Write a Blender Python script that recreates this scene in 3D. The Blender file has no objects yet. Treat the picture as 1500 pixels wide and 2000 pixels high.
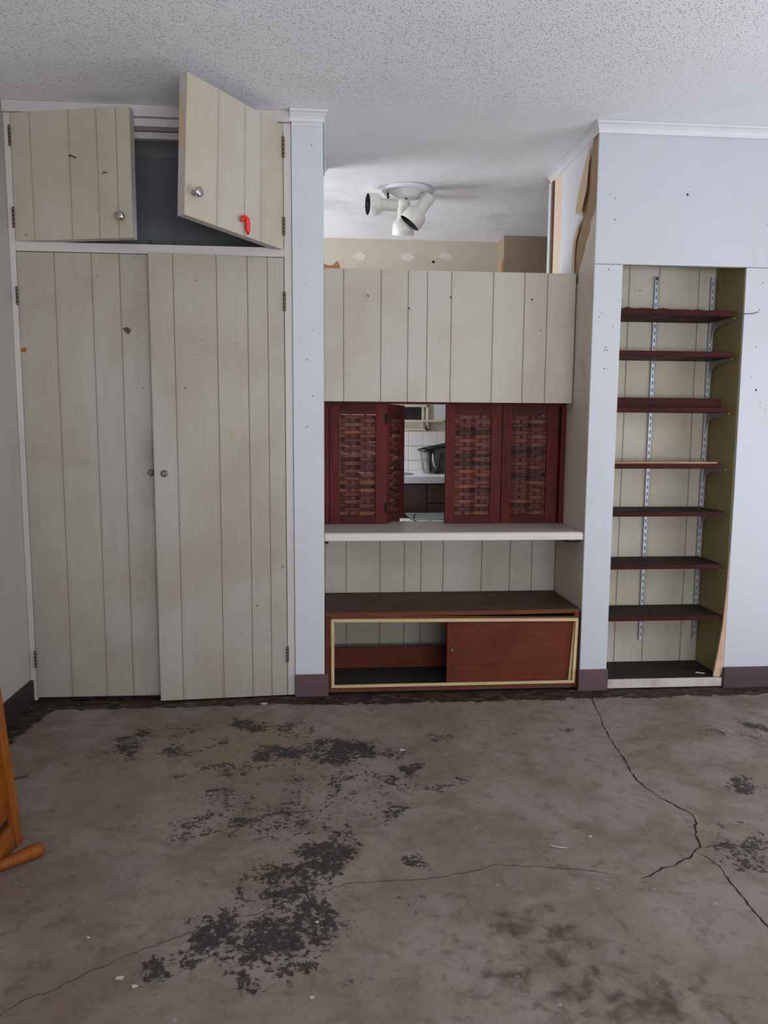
import bpy, bmesh, math, random
from mathutils import Vector, Matrix, noise as mnoise
random.seed(7)
scene = bpy.context.scene
COL = scene.collection
PI = math.pi

# ------------------------------------------------------------------ camera
cam_d = bpy.data.cameras.new('camera'); cam = bpy.data.objects.new('camera', cam_d); COL.objects.link(cam)
cam_d.sensor_fit = 'HORIZONTAL'; cam_d.sensor_width = 36.0; cam_d.lens = 36.0 * 1439.2 / 1500.0
cam_d.clip_start = 0.02
right = Vector((0.99691836, -0.07821917, 0.00596254)); up = Vector((0.00288196, 0.11247583, 0.99365028)); fwd = Vector((0.07839314, 0.99057102, -0.11235464))
cam.matrix_world = Matrix(((right.x, up.x, -fwd.x, 0.0), (right.y, up.y, -fwd.y, -3.10258), (right.z, up.z, -fwd.z, 1.15219), (0, 0, 0, 1)))
scene.camera = cam
# ------------------------------------------------------------------ light and exposure
world = bpy.data.worlds.new('world'); scene.world = world; world.use_nodes = True
bg = world.node_tree.nodes['Background']; bg.inputs[0].default_value = (0.80, 0.88, 1.0, 1); bg.inputs[1].default_value = 1.0

def area(name, loc, rot, sx, sy, power, color):
    d = bpy.data.lights.new(name, 'AREA'); d.shape = 'RECTANGLE'; d.size = sx; d.size_y = sy; d.energy = power; d.color = color
    o = bpy.data.objects.new(name, d); o.location = loc; o.rotation_euler = rot; COL.objects.link(o); return o
area('daylight_rear_window', (1.05, -4.95, 0.95), (PI/2+1.10, 0, 0), 2.6, 1.5, 176, (0.92, 0.95, 1.0))
area('daylight_right_window', (2.86, -1.35, .95), (PI/2+.10, 0, PI/2), 1.5, 1.7, 30, (0.92, 0.95, 1.0))
area('daylight_kitchen_window', (-1.66, 1.32, 1.40), (PI/2+.02, 0, -PI/2), 1.0, 1.2, 58, (0.92, 0.95, 1.0))
vs = scene.view_settings
vs.view_transform = 'Standard'; vs.look = 'None'; vs.exposure = 0.0; vs.gamma = 1.0; vs.use_curve_mapping = False
scene.cycles.max_bounces = 8; scene.cycles.diffuse_bounces = 5; scene.cycles.glossy_bounces = 3; scene.cycles.transmission_bounces = 6
scene.cycles.sample_clamp_indirect = 4.0; scene.cycles.caustics_reflective = False; scene.cycles.caustics_refractive = False
scene.cycles.use_denoising = True

# ------------------------------------------------------------------ helpers
ORG = {}
class MB:
    """collects shapes in world coordinates and links them as one mesh object"""
    def __init__(s): s.v = []; s.f = []; s.m = []; s.sm = []
    def face(s, pts, mi=0, smooth=False):
        b = len(s.v); s.v += [tuple(p) for p in pts]; s.f.append(tuple(range(b, b+len(pts)))); s.m.append(mi); s.sm.append(smooth)
    def box(s, x0, x1, y0, y1, z0, z1, mi=0, fm=None):
        b = len(s.v)
        s.v += [(x0,y0,z0),(x1,y0,z0),(x1,y1,z0),(x0,y1,z0),(x0,y0,z1),(x1,y0,z1),(x1,y1,z1),(x0,y1,z1)]
        fs = {'bottom':(0,3,2,1),'top':(4,5,6,7),'front':(0,1,5,4),'right':(1,2,6,5),'back':(2,3,7,6),'left':(3,0,4,7)}
        for k, q in fs.items():
            s.f.append(tuple(b+i for i in q)); s.m.append((fm or {}).get(k, mi)); s.sm.append(False)
        return s
    def prism(s, pts, axis, a, b, mi=0):
        """polygon pts (2-D) swept along axis from a to b; axis x: pts=(y,z), y: (x,z), z: (x,y)"""
        def P(p, t): return (t,p[0],p[1]) if axis == 'x' else ((p[0],t,p[1]) if axis == 'y' else (p[0],p[1],t))
        n = len(pts); o = len(s.v)
        s.v += [P(p,a) for p in pts] + [P(p,b) for p in pts]
        s.f += [tuple(range(o,o+n)), tuple(range(o+2*n-1,o+n-1,-1))]; s.m += [mi,mi]; s.sm += [False,False]
        for i in range(n):
            j = (i+1) % n; s.f.append((o+i,o+j,o+n+j,o+n+i)); s.m.append(mi); s.sm.append(False)
        return s
    def tube(s, pts, r, n=8, mi=0, caps=True):
        pts = [Vector(p) for p in pts]; rs = r if isinstance(r,(list,tuple)) else [r]*len(pts)
        o = len(s.v); t0 = (pts[1]-pts[0]).normalized()
        u = t0.orthogonal().normalized()
        for i, p in enumerate(pts):
            t = (pts[min(i+1,len(pts)-1)]-pts[max(i-1,0)]).normalized()
            u = (u - t*u.dot(t)).normalized(); w = t.cross(u)
            for k in range(n):
                a = 2*PI*k/n; s.v.append(tuple(p+rs[i]*(math.cos(a)*u+math.sin(a)*w)))
        for i in range(len(pts)-1):
            for k in range(n):
                a = o+i*n+k; b = o+i*n+(k+1)%n; s.f.append((a,b,b+n,a+n)); s.m.append(mi); s.sm.append(True)
        if caps:
            s.f.append(tuple(o+k for k in range(n-1,-1,-1))); s.f.append(tuple(o+(len(pts)-1)*n+k for k in range(n))); s.m += [mi,mi]; s.sm += [False,False]
        return s
    def lathe(s, prof, base, axis, n=24, mi=0):
        """prof: list of (radius, distance along axis)"""
        base = Vector(base); ax = Vector(axis).normalized(); u = ax.orthogonal().normalized(); w = ax.cross(u); o = len(s.v)
        for r, h in prof:
            for k in range(n):
                a = 2*PI*k/n; s.v.append(tuple(base+ax*h+r*(math.cos(a)*u+math.sin(a)*w)))
        for i in range(len(prof)-1):
            for k in range(n):
                a = o+i*n+k; b = o+i*n+(k+1)%n; s.f.append((a,b,b+n,a+n)); s.m.append(mi); s.sm.append(True)
        return s
    def build(s, name, mats, parent=None, origin=None, bevel=0, seg=2):
        if not isinstance(mats,(list,tuple)): mats = [mats]
        if origin is None:
            xs, ys, zs = zip(*s.v); origin = ((min(xs)+max(xs))/2, (min(ys)+max(ys))/2, min(zs))
        og = Vector(origin)
        me = bpy.data.meshes.new(name); me.from_pydata([tuple(Vector(p)-og) for p in s.v], [], s.f)
        for m in mats: me.materials.append(m)
        me.polygons.foreach_set('material_index', s.m); me.polygons.foreach_set('use_smooth', s.sm)
        bm = bmesh.new(); bm.from_mesh(me); bmesh.ops.recalc_face_normals(bm, faces=bm.faces); bm.to_mesh(me); bm.free(); me.update()
        o = bpy.data.objects.new(name, me); COL.objects.link(o); ORG[o.name] = og
        if parent is not None:
            o.parent = parent; o.location = og - ORG[parent.name]
        else: o.location = og
        if bevel:
            b = o.modifiers.new('bevel','BEVEL'); b.width = bevel; b.segments = seg; b.limit_method = 'ANGLE'; b.angle_limit = math.radians(40)
        return o
def tag(o, label, cat, group=None):
    o['label'] = label; o['category'] = cat
    if group: o['group'] = group
    return o
def thing(name, label, cat, loc=(0,0,0), group=None):
    o = bpy.data.objects.new(name, None); COL.objects.link(o); o.location = loc; o.empty_display_size = 0.1
    ORG[o.name] = Vector(loc); return tag(o, label, cat, group)
def struct(o, label=None, cat=None):
    o['kind'] = 'structure'
    if label: o['label'] = label
    if cat: o['category'] = cat
    return o
def link_copy(o, parent=None):
    c = o.copy(); COL.objects.link(c)
    if o.name in ORG: ORG[c.name] = ORG[o.name].copy()
    if parent is not None: c.parent = parent
    return c
def copy_thing(root, loc, label=None):
    r = link_copy(root); r.location = loc; ORG[r.name] = Vector(loc)
    if label: r['label'] = label
    for ch in [x for x in root.children]:
        c = link_copy(ch, r)
        for g in [x for x in ch.children]: link_copy(g, c)
    return r

# ------------------------------------------------------------------ materials
class NT:
    def __init__(s, name):
        s.mat = bpy.data.materials.new(name); s.mat.use_nodes = True; s.t = s.mat.node_tree; s.b = s.t.nodes['Principled BSDF']
    def n(s, typ, **kw):
        x = s.t.nodes.new(typ)
        for k, v in kw.items(): setattr(x, k, v)
        return x
    def set(s, sock, v):
        if isinstance(v, bpy.types.NodeSocket): s.t.links.new(v, sock)
        else:
            if isinstance(v,(tuple,list)) and len(v) == 3 and sock.type == 'RGBA': v = (*v, 1)
            sock.default_value = v
    def pos(s): return s.n('ShaderNodeNewGeometry').outputs['Position']
    def gen(s): return s.n('ShaderNodeTexCoord').outputs['Generated']
    def objc(s): return s.n('ShaderNodeTexCoord').outputs['Object']
    def rnd(s): return s.n('ShaderNodeObjectInfo').outputs['Random']
    def attr(s, name): return s.n('ShaderNodeAttribute', attribute_name=name).outputs['Fac']
    def mapv(s, v, scale=(1,1,1), loc=(0,0,0)):
        m = s.n('ShaderNodeMapping'); s.set(m.inputs['Vector'], v); m.inputs['Scale'].default_value = scale; m.inputs['Location'].default_value = loc; return m.outputs[0]
    def noise(s, v, scale, detail=4, rough=0.55, dist=0.0):
        x = s.n('ShaderNodeTexNoise'); s.set(x.inputs['Vector'], v); x.inputs['Scale'].default_value = scale; x.inputs['Detail'].default_value = detail
        x.inputs['Roughness'].default_value = rough; x.inputs['Distortion'].default_value = dist; return x.outputs['Fac']
    def voro(s, v, scale, feature='F1'):
        x = s.n('ShaderNodeTexVoronoi', feature=feature); s.set(x.inputs['Vector'], v); x.inputs['Scale'].default_value = scale; return x.outputs['Distance']
    def m(s, op, a, b=0.0, c=None, clamp=False):
        x = s.n('ShaderNodeMath', operation=op, use_clamp=clamp); s.set(x.inputs[0], a); s.set(x.inputs[1], b)
        if c is not None: s.set(x.inputs[2], c)
        return x.outputs[0]
    def ss(s, v, lo, hi, a=0.0, b=1.0):
        x = s.n('ShaderNodeMapRange', interpolation_type='SMOOTHSTEP'); s.set(x.inputs['Value'], v)
        for i, q in zip((1,2,3,4), (lo,hi,a,b)): s.set(x.inputs[i], q)
        return x.outputs[0]
    def mix(s, f, a, b, blend='MIX'):
        x = s.n('ShaderNodeMix', data_type='RGBA', blend_type=blend); s.set(x.inputs[0], f); s.set(x.inputs[6], a); s.set(x.inputs[7], b); return x.outputs[2]
    def sep(s, v):
        x = s.n('ShaderNodeSeparateXYZ'); s.set(x.inputs[0], v); return x.outputs
    def bump(s, h, strength=0.3, dist=0.002):
        x = s.n('ShaderNodeBump'); s.set(x.inputs['Height'], h); x.inputs['Strength'].default_value = strength; x.inputs['Distance'].default_value = dist
        s.t.links.new(x.outputs[0], s.b.inputs['Normal'])
    def out(s, color=None, rough=0.6, spec=0.4, metal=0.0):
        if color is not None: s.set(s.b.inputs['Base Color'], color)
        s.set(s.b.inputs['Roughness'], rough); s.b.inputs['Specular IOR Level'].default_value = spec; s.set(s.b.inputs['Metallic'], metal); return s.mat

def paint(name, col, dirt=(0.30,0.24,0.17), amt=0.25, rough=0.55, spec=0.35, spots=0.0, scale=3.0):
    t = NT(name); p = t.pos()
    n1 = t.noise(p, scale, 6, 0.6, 0.4); n2 = t.noise(t.mapv(p,(1,1,0.25)), 9, 5)
    f = t.m('MULTIPLY', t.ss(t.m('ADD', t.m('MULTIPLY', n1, .65), t.m('MULTIPLY', n2, .35)), .46, .80), amt)
    c = t.mix(f, col, dirt)
    if spots:
        d = t.voro(p, 14); k = t.m('MULTIPLY', t.ss(d, .035, .06, 1, 0), t.ss(t.noise(p, 5, 2), .55-spots*.1, .6))
        c = t.mix(t.m('MULTIPLY', k, .6), c, (.12,.10,.09))
    t.bump(t.noise(p, 160, 3), .12, .001)
    return t.out(c, rough, spec)

def panelling(name, tint=(1,1,1)):
    t = NT(name); p = t.pos()
    grain = t.noise(t.mapv(p,(1,1,.035)), 160, 5, .7, .3)
    blotch = t.noise(p, 2.3, 5, .6, .5); clean = t.noise(t.mapv(p,(1,1,.5),(3,1,2)), 2.0, 3, .5, .8)
    c = t.mix(t.ss(blotch, .35, .72), (.430,.390,.325), (.365,.318,.245))
    c = t.mix(t.m('MULTIPLY', t.ss(clean, .5, .72), .75), c, (.450,.432,.405))
    c = t.mix(t.m('MULTIPLY', t.ss(grain, .42, .72), .22), c, (.31,.265,.205))
    c = t.mix(t.m('MULTIPLY', t.ss(grain, .50, .28), .18), c, (.50,.475,.435))
    g = t.sep(t.gen())[0]                                           # brown bleed next to the grooves
    e = t.m('MINIMUM', g, t.m('SUBTRACT', 1.0, g))
    c = t.mix(t.m('MULTIPLY', t.ss(e, .0, .10, 1, 0), .16), c, (.27,.20,.12))
    c = t.mix(t.m('MULTIPLY', t.m('SUBTRACT', t.rnd(), .5, clamp=True), .25), c, (.34,.29,.21))
    d = t.voro(p, 9); k = t.m('MULTIPLY', t.ss(d, .03, .05, 1, 0), t.ss(t.noise(p, 3.1, 2), .52, .56))
    c = t.mix(t.m('MULTIPLY', k, .7), c, (.07,.05,.04))
    # hand grime where the pair of tall doors is pulled open
    q = t.sep(p); dx = t.m('ADD', q[0], .69); dz = t.m('MULTIPLY', t.m('SUBTRACT', q[2], .97), .38); dy = t.m('MULTIPLY', q[1], 2.5)
    r = t.m('SQRT', t.m('ADD', t.m('ADD', t.m('MULTIPLY',dx,dx), t.m('MULTIPLY',dz,dz)), t.m('MULTIPLY',dy,dy)))
    h = t.m('MULTIPLY', t.ss(r, .005, .11, 1, 0), t.ss(t.noise(p, 7, 5), .25, .65))
    c = t.mix(t.m('MULTIPLY', h, .75), c, (.16,.12,.08))
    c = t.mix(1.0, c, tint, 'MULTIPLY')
    t.bump(grain, .10, .001)
    return t.out(c, .5, .4)

def wood(name, c1, c2, c3, rough=.4, spec=.45, axis='x', vary=.35):
    t = NT(name); p = t.pos(); sc = {'x':(.06,1,1),'y':(1,.06,1),'z':(1,1,.06)}[axis]
    g = t.noise(t.mapv(p, sc), 70, 6, .65, .6); b = t.noise(p, 6, 4, .6, .5)
    c = t.mix(t.ss(g, .35, .70), c1, c2); c = t.mix(t.m('MULTIPLY', t.ss(b, .42, .70), .6), c, c3)
    c = t.mix(t.m('MULTIPLY', t.rnd(), vary), c, c3)
    t.bump(g, .10, .001)
    return t.out(c, t.ss(b, .3, .7, rough-.06, rough+.16), spec)

def plain(name, c, rough=.5, spec=.4, metal=0.0, dirt=0.3):
    t = NT(name); p = t.pos(); n = t.noise(p, 30, 5, .6)
    col = t.mix(t.m('MULTIPLY', t.ss(n, .45, .75), dirt), c, tuple(x*.45 for x in c))
    return t.out(col, rough, spec, metal)

M_white = paint('white_wall_paint', (.55,.565,.61), (.36,.33,.29), .30, spots=1)
M_whitetrim = paint('white_trim_gloss', (.60,.61,.64), (.35,.31,.26), .30, .4, .35)
M_frame = paint('off_white_frame_paint', (.52,.48,.46), (.36,.28,.21), .50, .45)
M_leftwall = paint('cream_wall_paint', (.375,.345,.305), (.27,.23,.17), .35)
M_panel = panelling('cream_groove_panelling')
M_panellit = panelling('yellowed_lit_panelling', (1.06,1.05,1.02))  # cleaner, yellowed; colour also lightened for the light on upper doors and niche
M_panelshade = panelling('grubby_shaded_panelling', (.88,.88,.89))  # grubbier; colour also darkened for the dimmer light on the lower doors
M_groove = plain('brown_groove', (.27,.160,.095), .8, .1, 0, .15)
M_doorcore = paint('door_edge_paint', (.40,.36,.35), (.36,.25,.15), .45)
M_grey = paint('grey_cupboard_paint', (.20,.21,.22), (.11,.10,.09), .4, .8, .2)
M_beigewall = paint('dirty_beige_paint', (.62,.55,.48), (.36,.28,.20), .7, .6, .3, scale=5)
M_tanboard = paint('tan_backing_board', (.36,.25,.15), (.20,.13,.08), .5, .85, .1)
M_paper = paint('torn_white_wallpaper', (.66,.67,.72), (.5,.46,.42), .25, .7, .2)
M_flap = paint('tan_paper_back', (.56,.44,.29), (.40,.28,.16), .4, .8, .1)
M_peach = paint('peach_board', (.70,.55,.43), (.62,.46,.33), .3, .7, .2)
M_kitchen = paint('kitchen_cream_paint', (.52,.455,.375), (.36,.24,.15), .55, scale=6)
M_chase = paint('brown_stained_chase', (.36,.28,.20), (.20,.13,.08), .6, .7, .2, scale=5)
M_rust = paint('rust_brown_patch', (.30,.14,.06), (.18,.08,.04), .5, .7, .2)
M_olive = paint('olive_green_paint', (.27,.225,.105), (.17,.130,.066), .5, .65, .15)
M_plinth = paint('maroon_baseboard_paint', (.100,.058,.062), (.05,.03,.03), .5, .5, .35, scale=8)
M_plinthdark = paint('dark_baseboard_paint', (.030,.020,.019), (.012,.009,.008), .5, .6, .25, scale=8)
M_mahog = wood('mahogany_red_wood', (.088,.014,.012), (.050,.009,.008), (.120,.026,.022), .5, .08, 'z')
M_mahogx = wood('mahogany_red_rail', (.066,.012,.011), (.040,.008,.008), (.088,.020,.018), .5, .08, 'x')
def slat_mat():
    t = NT('woven_mahogany_slat'); p = t.pos(); r = t.n('ShaderNodeValToRGB'); t.set(r.inputs[0], t.rnd())
    e = r.color_ramp.elements; e[0].position = 0; e[0].color = (.030,.013,.014,1); e[1].position = 1; e[1].color = (.20,.060,.026,1)
    for q, c in ((.16,(.055,.019,.019,1)), (.3,(.085,.022,.018,1)), (.6,(.125,.034,.022,1)), (.85,(.125,.045,.036,1))):
        x = e.new(q); x.color = c
    g = t.noise(t.mapv(p,(.1,1,1)), 90, 5, .6)
    c = t.mix(t.m('MULTIPLY', t.ss(g,.4,.7), .45), r.outputs[0], (.045,.011,.010))
    w = t.noise(t.mapv(p,(.22,.22,1)), 62, 2)
    c = t.mix(t.m('MULTIPLY', t.ss(w,.57,.64), .40), c, (.19,.060,.034)); c = t.mix(t.m('MULTIPLY', t.ss(w,.45,.38), .45), c, (.028,.011,.012))  # light and dark stretches paint in the shading of the weave depth
    gz = t.sep(t.gen())[2]; e = t.m('MINIMUM', gz, t.m('SUBTRACT', 1.0, gz)); c = t.mix(t.m('MULTIPLY', t.ss(e,.03,.16,1,0), .75), c, (.018,.007,.007))  # slat edges darkened to paint in the shaded gaps between slats
    return t.out(c, .45, .12)
M_slat = slat_mat()
M_shelf = wood('dark_red_shelf', (.040,.0085,.007), (.022,.006,.005), (.052,.012,.010), .5, .08, 'x')
M_shelftop = wood('worn_dark_shelf_top', (.030,.022,.020), (.018,.013,.012), (.045,.032,.028), .65, .12, 'x')
M_cabwood = wood('reddish_cabinet_wood', (.155,.036,.016), (.110,.025,.011), (.075,.018,.010), .5, .12, 'x')
M_cabtop = wood('brown_cabinet_top', (.066,.035,.021), (.046,.024,.015), (.085,.050,.032), .55, .2, 'x')
M_cabfront = wood('brown_cabinet_edge', (.150,.050,.026), (.110,.035,.019), (.080,.026,.015), .5, .15, 'x')
M_yellow = wood('yellow_pine_strip', (.50,.37,.19), (.40,.28,.13), (.56,.45,.28), .55, .3, 'x')
M_tanstrip = wood('raw_tan_batten', (.42,.25,.13), (.33,.18,.09), (.30,.15,.08), .7, .2, 'x')
M_splinter = wood('split_raw_wood', (.55,.36,.24), (.60,.52,.48), (.40,.20,.10), .75, .2, 'z')
M_orange = wood('orange_varnished_wood', (.25,.074,.010), (.18,.050,.008), (.14,.038,.006), .45, .15, 'z')
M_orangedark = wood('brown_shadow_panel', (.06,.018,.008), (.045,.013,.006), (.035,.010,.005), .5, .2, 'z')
M_black = plain('black_gap', (.012,.010,.009), .9)
M_blackfloor = plain('black_cabinet_floor', (.022,.018,.016), .85)
M_counter = paint('counter_laminate', (.56,.53,.49), (.36,.30,.24), .45, .40, .45)
M_countertop = paint('counter_top_laminate', (.40,.37,.345), (.28,.23,.19), .45, .35, .5)
M_chrome = plain('tarnished_chrome', (.55,.55,.56), .22, .5, 1.0, .35)
M_hinge = plain('rusty_hinge_metal', (.16,.12,.09), .5, .5, .7, .6)
M_knobplate = plain('worn_knob_plate', (.22,.205,.19), .45, .4, .5, .8)
M_darkmetal = plain('dark_metal', (.05,.045,.042), .5, .4, .6)
M_std = plain('grey_standard_metal', (.52,.53,.56), .4, .5, .35, .25)
M_flange = plain('grey_blue_flange_metal', (.27,.28,.32), .45, .4, .35, .25)
M_slot = plain('slot_shadow_steel', (.07,.07,.075), .8)
M_bracket = plain('grey_bracket', (.27,.26,.255), .5, .4, .1, .3)
M_lamp = plain('ivory_lamp_enamel', (.68,.67,.62), .35, .5, 0, .12)
M_lampblack = plain('black_lamp_liner', (.012,.012,.012), .45)
M_lampwhite = plain('white_canopy_enamel', (.74,.75,.77), .25, .5, 0, .12)
M_tile = paint('white_glazed_tile', (.70,.68,.66), (.50,.45,.40), .35, .2, .5)
M_grout = plain('tile_grout', (.42,.38,.34), .9)
M_kcounter = plain('white_kitchen_counter', (.80,.80,.84), .25, .5, 0, .08)
M_kcab = wood('dark_brown_kitchen_door', (.075,.045,.035), (.055,.032,.026), (.095,.06,.045), .5, .4, 'z')
M_steel = plain('sink_steel', (.55,.57,.62), .25, .5, 1.0, .2)
def tub_mat():
    t = NT('mortar_smeared_black_plastic'); p = t.pos()
    n = t.noise(t.mapv(p,(1,1,.5)), 14, 6, .65, .8); w = t.noise(p, 40, 3)
    c = t.mix(t.ss(n,.36,.56), (.016,.016,.017), (.17,.16,.16)); c = t.mix(t.ss(w,.68,.74), c, (.38,.35,.30))
    return t.out(c, .6, .4)
M_tub = tub_mat()
M_tubrim = plain('black_plastic_rim', (.012,.012,.012), .5)
def glass_mat():
    t = NT('pale_shelf_glass'); t.b.inputs['Transmission Weight'].default_value = .6; t.b.inputs['IOR'].default_value = 1.45
    return t.out((.62,.80,.80), .08, .5)
M_glass = glass_mat()
M_louvre = plain('dark_louvre_glass', (.020,.014,.016), .3, .4)
M_cream = paint('cream_window_paint', (.60,.54,.46), (.38,.28,.2), .4)
M_red = plain('red_plastic', (.75,.008,.008), .35, .5, 0, .05)
M_wire = plain('grey_wire', (.10,.10,.11), .5, .4, .6)
M_chip = plain('white_paint_chip', (.46,.43,.39), .7, .3, 0, .1)
M_pale = plain('pale_shaving', (.70,.60,.45), .6, .3, 0, .1)
M_grime = plain('brown_floor_debris', (.055,.038,.030), .9, .2)

def ceiling_mat():
    t = NT('popcorn_ceiling'); p = t.pos(); q = t.sep(p)
    n = t.noise(p, 2.2, 4, .55, .4)
    c = t.mix(t.m('MULTIPLY', t.ss(n,.42,.72), .45), (.765,.765,.80), (.68,.675,.70))
    # sooty marks on the kitchen part of the ceiling
    k = t.m('MULTIPLY', t.ss(t.noise(t.mapv(p,(1,1.3,1)), 2.4, 6, .62, .3), .50, .74), t.ss(q[1], .2, 1.0))
    c = t.mix(t.m('MULTIPLY', k, .5), c, (.33,.32,.33))
    fl = t.m('MULTIPLY', t.ss(t.noise(p, 55, 5, .7), .60, .68), t.ss(q[1], .7, 1.2))
    c = t.mix(t.m('MULTIPLY', fl, .35), c, (.26,.25,.26))
    # beads of texture, thick over the room, thin over the kitchen and the right
    w = t.noise(p, 1.6, 3); vx = t.n('ShaderNodeTexVoronoi'); t.set(vx.inputs['Vector'], t.mapv(p,(1,1.2,1))); vx.inputs['Scale'].default_value = 128
    v = vx.outputs['Distance']; sel = t.sep(vx.outputs['Color'])[0]
    bead = t.m('MULTIPLY', t.ss(v, .05, .50, 1, 0), t.ss(sel, .45, .80))
    cover = t.m('MULTIPLY', t.ss(q[1], -.25, .15, 1, .12), t.ss(t.m('ADD', t.m('MULTIPLY', q[0], .5), w), .75, 1.35, 1, .25))
    h = t.m('ADD', t.m('MULTIPLY', bead, cover), t.m('MULTIPLY', t.noise(p, 210, 3), .10))
    c = t.mix(t.m('MULTIPLY', t.m('MULTIPLY', bead, cover), .60), c, (.93,.93,.95))  # bead tips lightened in colour as painted highlights, same paint underneath
    t.bump(h, .9, .0065)
    return t.out(c, .75, .3)
M_ceil = ceiling_mat()

def floor_mat():
    t = NT('stained_concrete'); p = t.pos()
    n1 = t.noise(p, 2.6, 7, .62, .7); n2 = t.noise(p, 11, 6, .6, .4); n3 = t.noise(p, 55, 5, .65)
    c = t.mix(t.ss(n1,.38,.62), (.172,.132,.106), (.232,.190,.165))
    c = t.mix(t.m('MULTIPLY', t.ss(n2,.46,.68), .45), c, (.118,.087,.066))
    c = t.mix(t.m('MULTIPLY', t.ss(t.noise(t.mapv(p,(1,1,1),(5,2,0)),4,6,.6,.8),.52,.70), .5), c, (.215,.190,.175))
    c = t.mix(t.m('MULTIPLY', t.attr('tan'), t.ss(n2,.25,.55)), c, (.200,.150,.104))
    c = t.mix(t.m('MULTIPLY', t.ss(t.m('ADD', t.noise(p,21,6,.58,.4), t.m('MULTIPLY', t.attr('damp'), .22)), .54, .84), .85), c, (.055,.038,.029))
    c = t.mix(t.m('MULTIPLY', t.ss(n3,.52,.72), .40), c, (.10,.078,.064))
    # small brown speckle and white paint spatter
    sp = t.m('MULTIPLY', t.ss(t.noise(p,130,3,.6),.60,.68), t.ss(n2,.44,.60)); c = t.mix(t.m('MULTIPLY', sp, .6), c, (.05,.038,.032))
    wt = t.m('MULTIPLY', t.ss(t.voro(p,24),.07,.12,1,0), t.ss(t.noise(p,6,2),.56,.62)); c = t.mix(t.m('MULTIPLY', wt, .5), c, (.42,.39,.36))
    # flaking black adhesive: the mask is where the old flooring was glued
    hi = t.m('ADD', t.m('MULTIPLY', t.noise(p,24,7,.72,.5), .48), t.m('MULTIPLY', t.noise(p,75,6,.74), .52))
    thr = t.m('SUBTRACT', .665, t.m('MULTIPLY', t.attr('tar'), .25))
    k = t.ss(t.m('SUBTRACT', hi, thr), -.008, .022)
    tarc = t.mix(t.ss(t.noise(p,60,4),.4,.65), (.010,.010,.012), (.034,.030,.031))
    c = t.mix(t.m('MULTIPLY', k, .88), c, tarc)
    # strip of brown glue and dirt along the skirting
    bnd = t.ss(t.m('ADD', t.attr('band'), t.m('MULTIPLY', t.m('SUBTRACT', t.noise(p,9,7,.7,.8), .5), 1.5)), .44, .52)
    bc = t.mix(t.ss(t.noise(t.mapv(p,(.4,1,1)),30,6,.7),.38,.66), (.014,.011,.010), (.070,.040,.034))
    bc = t.mix(t.m('MULTIPLY', t.ss(t.noise(t.mapv(p,(.4,1,1),(3,3,0)),42,5,.7),.58,.64), .9), bc, (.19,.155,.13))
    c = t.mix(bnd, c, bc)
    t.bump(t.m('ADD', t.m('MULTIPLY', n3, .8), t.m('MULTIPLY', k, .3)), .25, .002)
    return t.out(c, t.ss(n2,.3,.7,.55,.75), .22)
M_floor = floor_mat()
M_crack = plain('crack_shadow', (.034,.026,.022), 1.0, .05)
M_crackpale = plain('pale_hairline_crack', (.075,.060,.052), 1.0, .05)

# ------------------------------------------------------------------ the room
H = 2.4
TAR = [(-0.67,-0.44,0.113,0.106,0.6),(-0.47,-0.5,0.074,0.054,0.7),(-0.51,-0.33,0.117,0.062,0.5),(-0.31,-0.31,0.05,0.041,0.9),(-0.12,-0.35,0.07,0.045,0.7),(-0.03,-0.57,0.201,0.069,0.95),(-0.33,-0.68,0.087,0.035,0.8),(-0.49,-0.72,0.042,0.022,0.6),(-0.15,-0.78,0.067,0.066,0.6),(-0.06,-0.87,0.244,0.141,0.5),(-0.3,-1.04,0.104,0.083,0.6),(-0.03,-1.05,0.15,0.088,0.55),(0.01,-1.21,0.076,0.075,0.9),(0.09,-1.3,0.026,0.017,0.7),(-0.12,-1.34,0.058,0.07,0.85),(-0.18,-1.37,0.038,0.029,0.7),(-0.13,-1.5,0.112,0.07,0.9),(-0.27,-1.54,0.04,0.044,0.7),(-0.32,-1.63,0.041,0.038,0.9),(-0.38,-1.55,0.051,0.021,0.55),(-0.06,-1.57,0.068,0.064,0.65),(-0.16,-1.66,0.015,0.026,0.8),(-0.07,-1.67,0.013,0.014,0.8),(-0.36,-1.69,0.016,0.02,0.6),(0.09,-1.69,0.021,0.014,0.5),(0.41,-0.47,0.027,0.028,0.8),(0.65,-0.45,0.02,0.025,0.6),(0.95,-0.43,0.047,0.03,0.7),(0.29,-0.82,0.117,0.05,0.6),(0.3,-0.68,0.032,0.039,0.7),(0.2,-1.0,0.031,0.03,0.6),(0.23,-1.29,0.03,0.023,1),(0.21,-1.41,0.051,0.036,0.5),(1.55,-0.49,0.06,0.054,0.6),(1.69,-0.44,0.032,0.034,0.7),(1.37,-0.94,0.066,0.055,0.8),(1.45,-0.8,0.025,0.026,0.7),(1.16,-1.22,0.073,0.106,0.45),(0.69,-1.18,0.03,0.042,0.4)]
DAMP = [(0.45,-1.52,0.06,0.047,0.7),(0.55,-1.58,0.049,0.039,0.9),(0.71,-1.6,0.021,0.026,0.4),(0.46,-1.68,0.153,0.072,0.6),(0.6,-1.78,0.166,0.058,0.8),(0.32,-1.47,0.074,0.049,0.3),(0.7,-1.33,0.081,0.048,0.25),(0.28,-1.59,0.069,0.042,0.3)]
TAN = [(-0.3,-0.49,0.167,0.165,1),(-0.63,-0.76,0.199,0.156,0.7),(0.0,-1.26,0.081,0.072,0.4),(0.54,-0.28,0.311,0.169,0.4),(-0.16,-1.27,0.08,0.046,0.5)]
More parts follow.
